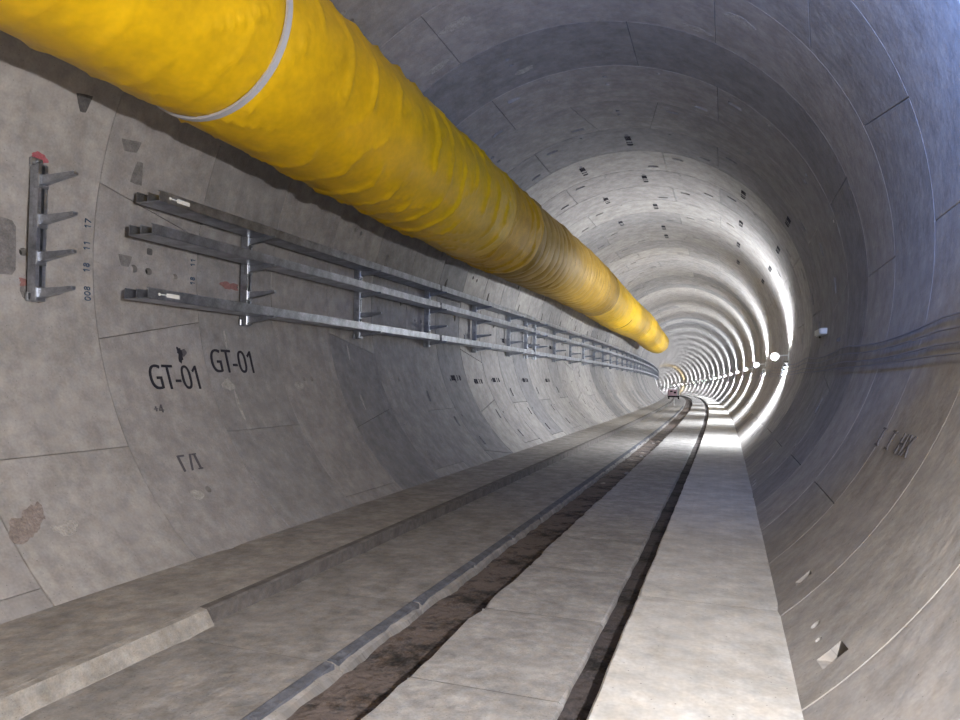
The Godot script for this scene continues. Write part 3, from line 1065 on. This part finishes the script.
func build_brackets():
	var proto := make_bracket()
	var k := 0
	var s := 3.74
	while s < 92.0:
		var o := proto.duplicate()
		o.name = numbered("cable_bracket")
		add_child(o)
		o.transform = frame(s, 0, 0)
		var label: String
		if k == 0:
			label = "bare galvanised bracket with four empty arms at the left edge"
		elif k <= 38:
			label = "galvanised post bracket, %s of those that carry the cable troughs" % ORD[k - 1]
		else:
			label = "small distant galvanised bracket among those far down the trough run"
		tag(o, label, "bracket", "cable brackets on the left wall")
		# base of the thing: where its post meets the wall
		k += 1
		s += 2.4
	var o2 := proto.duplicate()
	o2.name = numbered("cable_bracket")
	add_child(o2)
	o2.transform = frame(17.28, 0, 0)
	tag(o2, "extra galvanised bracket beside the joint where the third length of troughs begins", "bracket", "cable brackets on the left wall")
	proto.free()

func build_troughs():
	var levels := [["top", ARM_Y[0]], ["middle", ARM_Y[1]], ["bottom", ARM_Y[3]]]
	var lengths := ["nearest"] + ORD.slice(1)
	var s := 4.50
	var k := 0
	while s < 90.0:
		var e := s + (6.25 if k == 0 else 6.10)
		for l in levels:
			var s0 := s + (0.10 if l[0] == "top" else (0.03 if l[0] == "middle" else 0.0)) * (1.0 if k == 0 else 0.0)
			var y: float = l[1] + 0.006
			if k == 2:
				y -= 0.015
			var label: String
			if k < 20:
				label = "galvanised cable trough, %s of three, in the %s length on the left wall" % [l[0], lengths[k]]
			else:
				label = "distant galvanised cable trough, %s of three, far along the left wall" % l[0]
			var o := thing("cable_trough", P((s0 + e) / 2, -2.87, y), label, "cable trough", "cable troughs along the left wall")
			var org := o.position
			var xb := -3.02
			var xf := -2.76
			var h := 0.095
			var m := Sh.new()
			sweep(m, rect(xb, xf, y, y + 0.008), s0, e, 1.5)
			part("base", m, M.zinc, o, org)
			m = Sh.new()
			sweep(m, [Vector2(xf - 0.006, y + 0.008), Vector2(xf, y), Vector2(xf, y + h), Vector2(xf - 0.022, y + h), Vector2(xf - 0.022, y + h - 0.006), Vector2(xf - 0.006, y + h - 0.006)], s0, e, 1.5)
			var front := part("front_flange", m, M.zinc, o, org)
			m = Sh.new()
			sweep(m, [Vector2(xb, y), Vector2(xb + 0.006, y + 0.008), Vector2(xb + 0.006, y + h - 0.006), Vector2(xb + 0.022, y + h - 0.006), Vector2(xb + 0.022, y + h), Vector2(xb, y + h)], s0, e, 1.5)
			part("back_flange", m, M.zinc, o, org)
			m = Sh.new()
			sweep(m, rect((xb + xf) / 2 - 0.004, (xb + xf) / 2 + 0.004, y + 0.008, y + h - 0.008), s0, e, 1.5)
			part("divider", m, M.zinc, o, org)
			if k == 0 and l[0] != "middle":
				var a := s0 + 0.20
				m = Sh.new()
				sweep(m, rect(xf - 0.001, xf + 0.0025, y + 0.030, y + 0.066), a, a + 0.15, 1.0)
				part("label_sticker", m, M.sticker, front, org).set_meta("label", "white label sticker")
				m = Sh.new()
				sweep(m, rect(xf - 0.001, xf + 0.003, y + 0.044, y + 0.052), a - 0.07, a, 1.0)
				part("label_sticker", m, M.sticker, front, org)
				m = Sh.new()
				m.tube([P(a - 0.08, xf - 0.001, y + 0.048), P(a - 0.08, xf + 0.0035, y + 0.048)], 0.013, 12)
				part("label_sticker", m, M.sticker, front, org)
		s = e + 0.10
		k += 1

# ---------------------------------------------------------------- lamps, cables, boxes
func build_lamps():
	var stations := [LAMP_S - 2.0 * LAMP_STEP]
	for i in 23:
		stations.append(LAMP_S + LAMP_STEP * i)
	for k in stations.size():
		var s: float = stations[k]
		var label: String
		if k == 0:
			label = "tunnel lamp on the right wall beside the camera"
		elif k <= 23:
			label = "lit round tunnel lamp, %s from the camera in the row down the right wall" % ORD[k - 1]
		else:
			label = "tiny lit lamp among the farthest of the row in the bend"
		var warm := k == 16
		if warm:
			label = "warm yellowish lamp among the cool white ones in the far bend"
		var o := thing("tunnel_lamp", P(s, 2.86, -0.46), label, "lamp", "lamps along the right wall")
		o.transform = frame(s, 2.86, -0.46)
		var m := Sh.new()
		m.box(Vector3(0.265, -0.10, -0.07), Vector3(0.285, 0.10, 0.07), 0.005)
		part("wall_plate", m, M.housing, o)
		m = Sh.new()
		m.tube([Vector3(0.27, 0.03, 0), Vector3(0.12, 0.02, 0), Vector3(0.045, 0.0, 0)], 0.014, 8)
		part("arm", m, M.housing, o)
		m = Sh.new()
		var xf := Transform3D(Basis(Vector3(0, 0, 1), PI / 2), Vector3.ZERO)
		m.lathe([Vector2(0.0, -0.055), Vector2(0.05, -0.05), Vector2(0.062, -0.035), Vector2(0.062, -0.022), Vector2(0.0, -0.02)], 16, xf)
		part("housing", m, M.housing, o)
		m = Sh.new()
		var prof := [Vector2(0.0, -0.024)]
		for i in 9:
			var a := PI / 2 * i / 8.0
			prof.append(Vector2(0.04 * cos(a), -0.024 + 0.06 * sin(a)))
		m.lathe(prof, 16, xf)
		part("bulb", m, M.glow_warm if warm else M.glow, o)
		if k > 0:        # two round milky shields keep the light across the tunnel
			for z in [-0.062, 0.062]:
				m = Sh.new()
				m.lathe([Vector2(0.0, -0.004), Vector2(0.078, -0.004), Vector2(0.082, 0.0), Vector2(0.078, 0.004), Vector2(0.0, 0.004)], 24, Transform3D(Basis(Vector3.RIGHT, PI / 2), Vector3(0.0, 0, z)))
				part("shield", m, M.milky_warm if warm else M.milky, o)
		var l := OmniLight3D.new()
		l.name = "lamp_light"
		l.light_color = Color(1.0, 0.92, 0.74) if warm else (Color(1.0, 0.98, 0.965) if k == 0 else Color(0.97, 0.985, 1.0))
		l.light_energy = NEAR_LIGHT if k == 0 else FAR_LIGHT
		l.light_size = 0.045
		l.omni_range = 40.0
		l.omni_attenuation = 2.0
		l.shadow_enabled = true
		o.add_child(l)
		l.position = Vector3(-0.005, 0, 0)

const BLUE_LIGHT := 25.0
const NEAR_LIGHT := 22.5
const FAR_LIGHT := 33.0

func build_work_light():
	# a small cold LED work light clamped to the lining, just outside the picture at the upper right
	var th := deg_to_rad(66.0)
	var o := thing("work_light", C(2.6, th, R), "small cold LED work light clamped high on the right wall", "lamp")
	var n := inward(2.6, th)
	var f := along(2.6)
	o.transform = Transform3D(Basis(f, n, f.cross(n)), C(2.6, th, R))
	var m := Sh.new()
	m.box(Vector3(-0.05, -0.01, -0.04), Vector3(0.05, 0.03, 0.04), 0.006)
	part("clamp", m, M.zinc, o)
	m = Sh.new()
	m.tube([Vector3(0, 0.02, 0), Vector3(0, 0.36, 0)], 0.012, 8)
	part("arm", m, M.zinc, o)
	m = Sh.new()
	m.box(Vector3(-0.06, 0.34, -0.07), Vector3(-0.02, 0.50, 0.07), 0.008)
	part("housing", m, M.housing, o)
	m = Sh.new()
	m.box(Vector3(-0.022, 0.355, -0.055), Vector3(-0.014, 0.485, 0.055))
	part("led_panel", m, M.glow_blue, o)
	var l := SpotLight3D.new()
	l.name = "led_light"
	l.light_color = Color(0.38, 0.60, 0.96)
	l.light_energy = BLUE_LIGHT
	l.light_size = 0.06
	l.spot_range = 60.0
	l.spot_attenuation = 2.0
	l.spot_angle = 54.0
	l.spot_angle_attenuation = 1.0
	l.shadow_enabled = true
	o.add_child(l)
	l.position = Vector3(0.03, 0.42, 0)
	l.global_transform = Transform3D(Basis.looking_at(f + n * 0.02 + Vector3.UP * 0.12, Vector3.UP), l.global_position)

func build_cables():
	var spots := [[101.2, 0.10], [102.9, 0.07], [104.6, 0.05], [106.0, 0.02]]
	var which := ["uppermost", "second", "third", "lowest"]
	for i in 4:
		var pts := []
		var s := S_FIRST + 0.2
		while s < S_END - 1.0:
			var u := fposmod((s - (LAMP_S - 4.0 * LAMP_STEP)) / LAMP_STEP * 2.0, 1.0)
			var th := deg_to_rad(spots[i][0] + 1.3 * (4.0 * u * (1.0 - u)) * (spots[i][1] / 0.06) * 0.6)
			pts.append(C(s, th, R - 0.022 - 0.008 * (i % 2)))
			s += 0.5 if s < 40.0 else 1.5
		var o := thing("cable", pts[0], "thin dark cable sagging along the right wall, %s of four" % which[i], "cable", "cables on the right wall")
		var m := Sh.new()
		m.tube(pts, 0.0065, 7)
		part("sheath", m, M.cable, o, pts[0])
	# hooks that hold them, one pair below each lamp
	var proto := Node3D.new()
	for j in 4:
		var th := deg_to_rad(float(spots[j][0]))
		var c := Vector3(sin(th), cos(th), 0) * (R - 0.03)
		var t := Vector3(cos(th), -sin(th), 0)
		var inw := -Vector3(sin(th), cos(th), 0)
		var pts := []
		for q in 11:
			var a := -0.6 + PI * 1.35 * q / 10.0
			pts.append(c + inw * (0.035 * sin(a) + 0.03) - t * 0.04 * cos(a) + t * 0.01)
		pts.push_front(c - inw * 0.028 - t * 0.05)
		var m := Sh.new()
		m.tube(pts, 0.009, 6)
		part("hook", m, M.rubber, proto)
	var k := 0
	for i in range(0, 15):
		var o := proto.duplicate()
		o.name = numbered("cable_hook")
		add_child(o)
		var s := LAMP_S + LAMP_STEP * i - 0.15
		o.transform = frame(s, 0, 0)
		tag(o, ("set of black cable hooks below the %s lamp from the camera" % ORD[i]) if i >= 0 and i < 9 else ("black cable hooks in the dark stretch before the first lit lamp" if i < 0 else "tiny black cable hooks below the far lamps in the bend"), "hook", "cable hooks on the right wall")
		k += 1
	proto.free()
	# small pale box on the dark wall
	var th := deg_to_rad(95.6)
	var o := thing("junction_box", C(11.1, th, R), "small white junction box alone on the dark right wall", "junction box")
	var f := frame(11.1, 0, 0)
	o.transform = Transform3D(f.basis, C(11.1, th, R - 0.04))
	var m := Sh.new()
	m.box(Vector3(-0.05, -0.045, -0.30), Vector3(0.05, 0.045, 0.30), 0.012)
	part("body", m, M.box, o)
	m = Sh.new()
	m.box(Vector3(-0.062, -0.038, -0.28), Vector3(-0.048, 0.038, 0.28), 0.005)
	part("cover", m, M.housing, o)
	m = Sh.new()
	m.tube([Vector3(0, -0.045, -0.22), Vector3(0, -0.075, -0.22)], 0.012, 8)
	part("cable_gland", m, M.rubber, o)

func build_cart():
	var o := thing("equipment_cart", P(64.0, -1.1, -2.543), "tiny pinkish equipment cart parked far off by the left wall", "cart")
	o.transform = frame(64.0, -1.1, -2.45)
	var m := Sh.new()
	m.box(Vector3(-0.5, 0.16, -0.7), Vector3(0.5, 0.30, 0.7), 0.02)
	part("chassis", m, M.cart_dark, o)
	for x in [-0.42, 0.42]:
		for z in [-0.5, 0.5]:
			m = Sh.new()
			m.tube([Vector3(x - 0.05, 0.15, z), Vector3(x + 0.05, 0.15, z)], 0.15, 14)
			part("wheel", m, M.rubber, o)
	m = Sh.new()
	m.box(Vector3(-0.46, 0.30, -0.6), Vector3(0.30, 0.82, 0.55), 0.03)
	part("body", m, M.cart, o)
	m = Sh.new()
	m.box(Vector3(0.02, 0.50, 0.55), Vector3(0.22, 0.66, 0.57))
	part("vent", m, M.cart_dark, o)
	m = Sh.new()
	m.box(Vector3(-0.30, 0.62, 0.55), Vector3(-0.08, 0.76, 0.57))
	part("panel", m, M.cart_dark, o)
	m = Sh.new()
	m.tube([Vector3(-0.48, 0.3, 0.62), Vector3(-0.48, 1.02, 0.62), Vector3(0.46, 1.02, 0.62), Vector3(0.46, 0.3, 0.62)], 0.02, 6)
	part("handrail", m, M.cart_dark, o)
	m = Sh.new()
	m.box(Vector3(0.33, 0.30, 0.50), Vector3(0.50, 0.95, 0.58), 0.01)
	part("side_panel", m, M.post, o)
	var p := thing("marker_post", P(47.0, -0.75, -2.543), "tiny white marker post on the floor in front of the cart", "post")
	p.transform = frame(47.0, -0.75, -2.543)
	m = Sh.new()
	m.box(Vector3(-0.06, 0, -0.06), Vector3(0.06, 0.02, 0.06), 0.004)
	part("foot", m, M.post, p)
	m = Sh.new()
	m.tube([Vector3(0, 0.02, 0), Vector3(0, 0.36, 0)], 0.03, 8)
	part("shaft", m, M.post, p)

# ----------------------------------------------------------------
func _ready():
	rng.seed = 4242
	noise.seed = 99
	noise.frequency = 0.05
	noise.fractal_octaves = 3
	lay_out()
	# camera, 690 pixels focal length at 720 pixels height; the straight of the tunnel vanishes at (728, 382)
	var cam := Camera3D.new()
	cam.name = "camera"
	add_child(cam)
	var d := Vector3(248, -22, 690).normalized()
	var r := Vector3(d.z, 0, -d.x).normalized()
	var u := Vector3(d.y * r.z - d.z * r.y, d.z * r.x - d.x * r.z, d.x * r.y - d.y * r.x)
	cam.transform = Transform3D(Basis(Vector3(r.x, u.x, -d.x), Vector3(r.y, u.y, -d.y), -Vector3(r.z, u.z, -d.z)), Vector3(1.828, AXIS - 1.043, 0.0))
	cam.fov = rad_to_deg(2.0 * atan(360.0 / 690.0))
	cam.near = 0.05
	cam.far = 400.0
	cam.current = true
	var we := WorldEnvironment.new()
	we.name = "environment"
	var env := Environment.new()
	env.background_mode = Environment.BG_COLOR
	env.background_color = Color(0, 0, 0)
	env.tonemap_mode = Environment.TONE_MAPPER_LINEAR
	env.tonemap_exposure = 1.0
	env.sdfgi_enabled = true
	env.ssao_enabled = true
	env.ssil_enabled = true
	we.environment = env
	add_child(we)
	make_materials()
	build_lining()
	build_floor()
	build_duct()
	build_brackets()
	build_troughs()
	build_lamps()
	build_work_light()
	build_cables()
	build_marks()
	build_stones()
	build_cart()
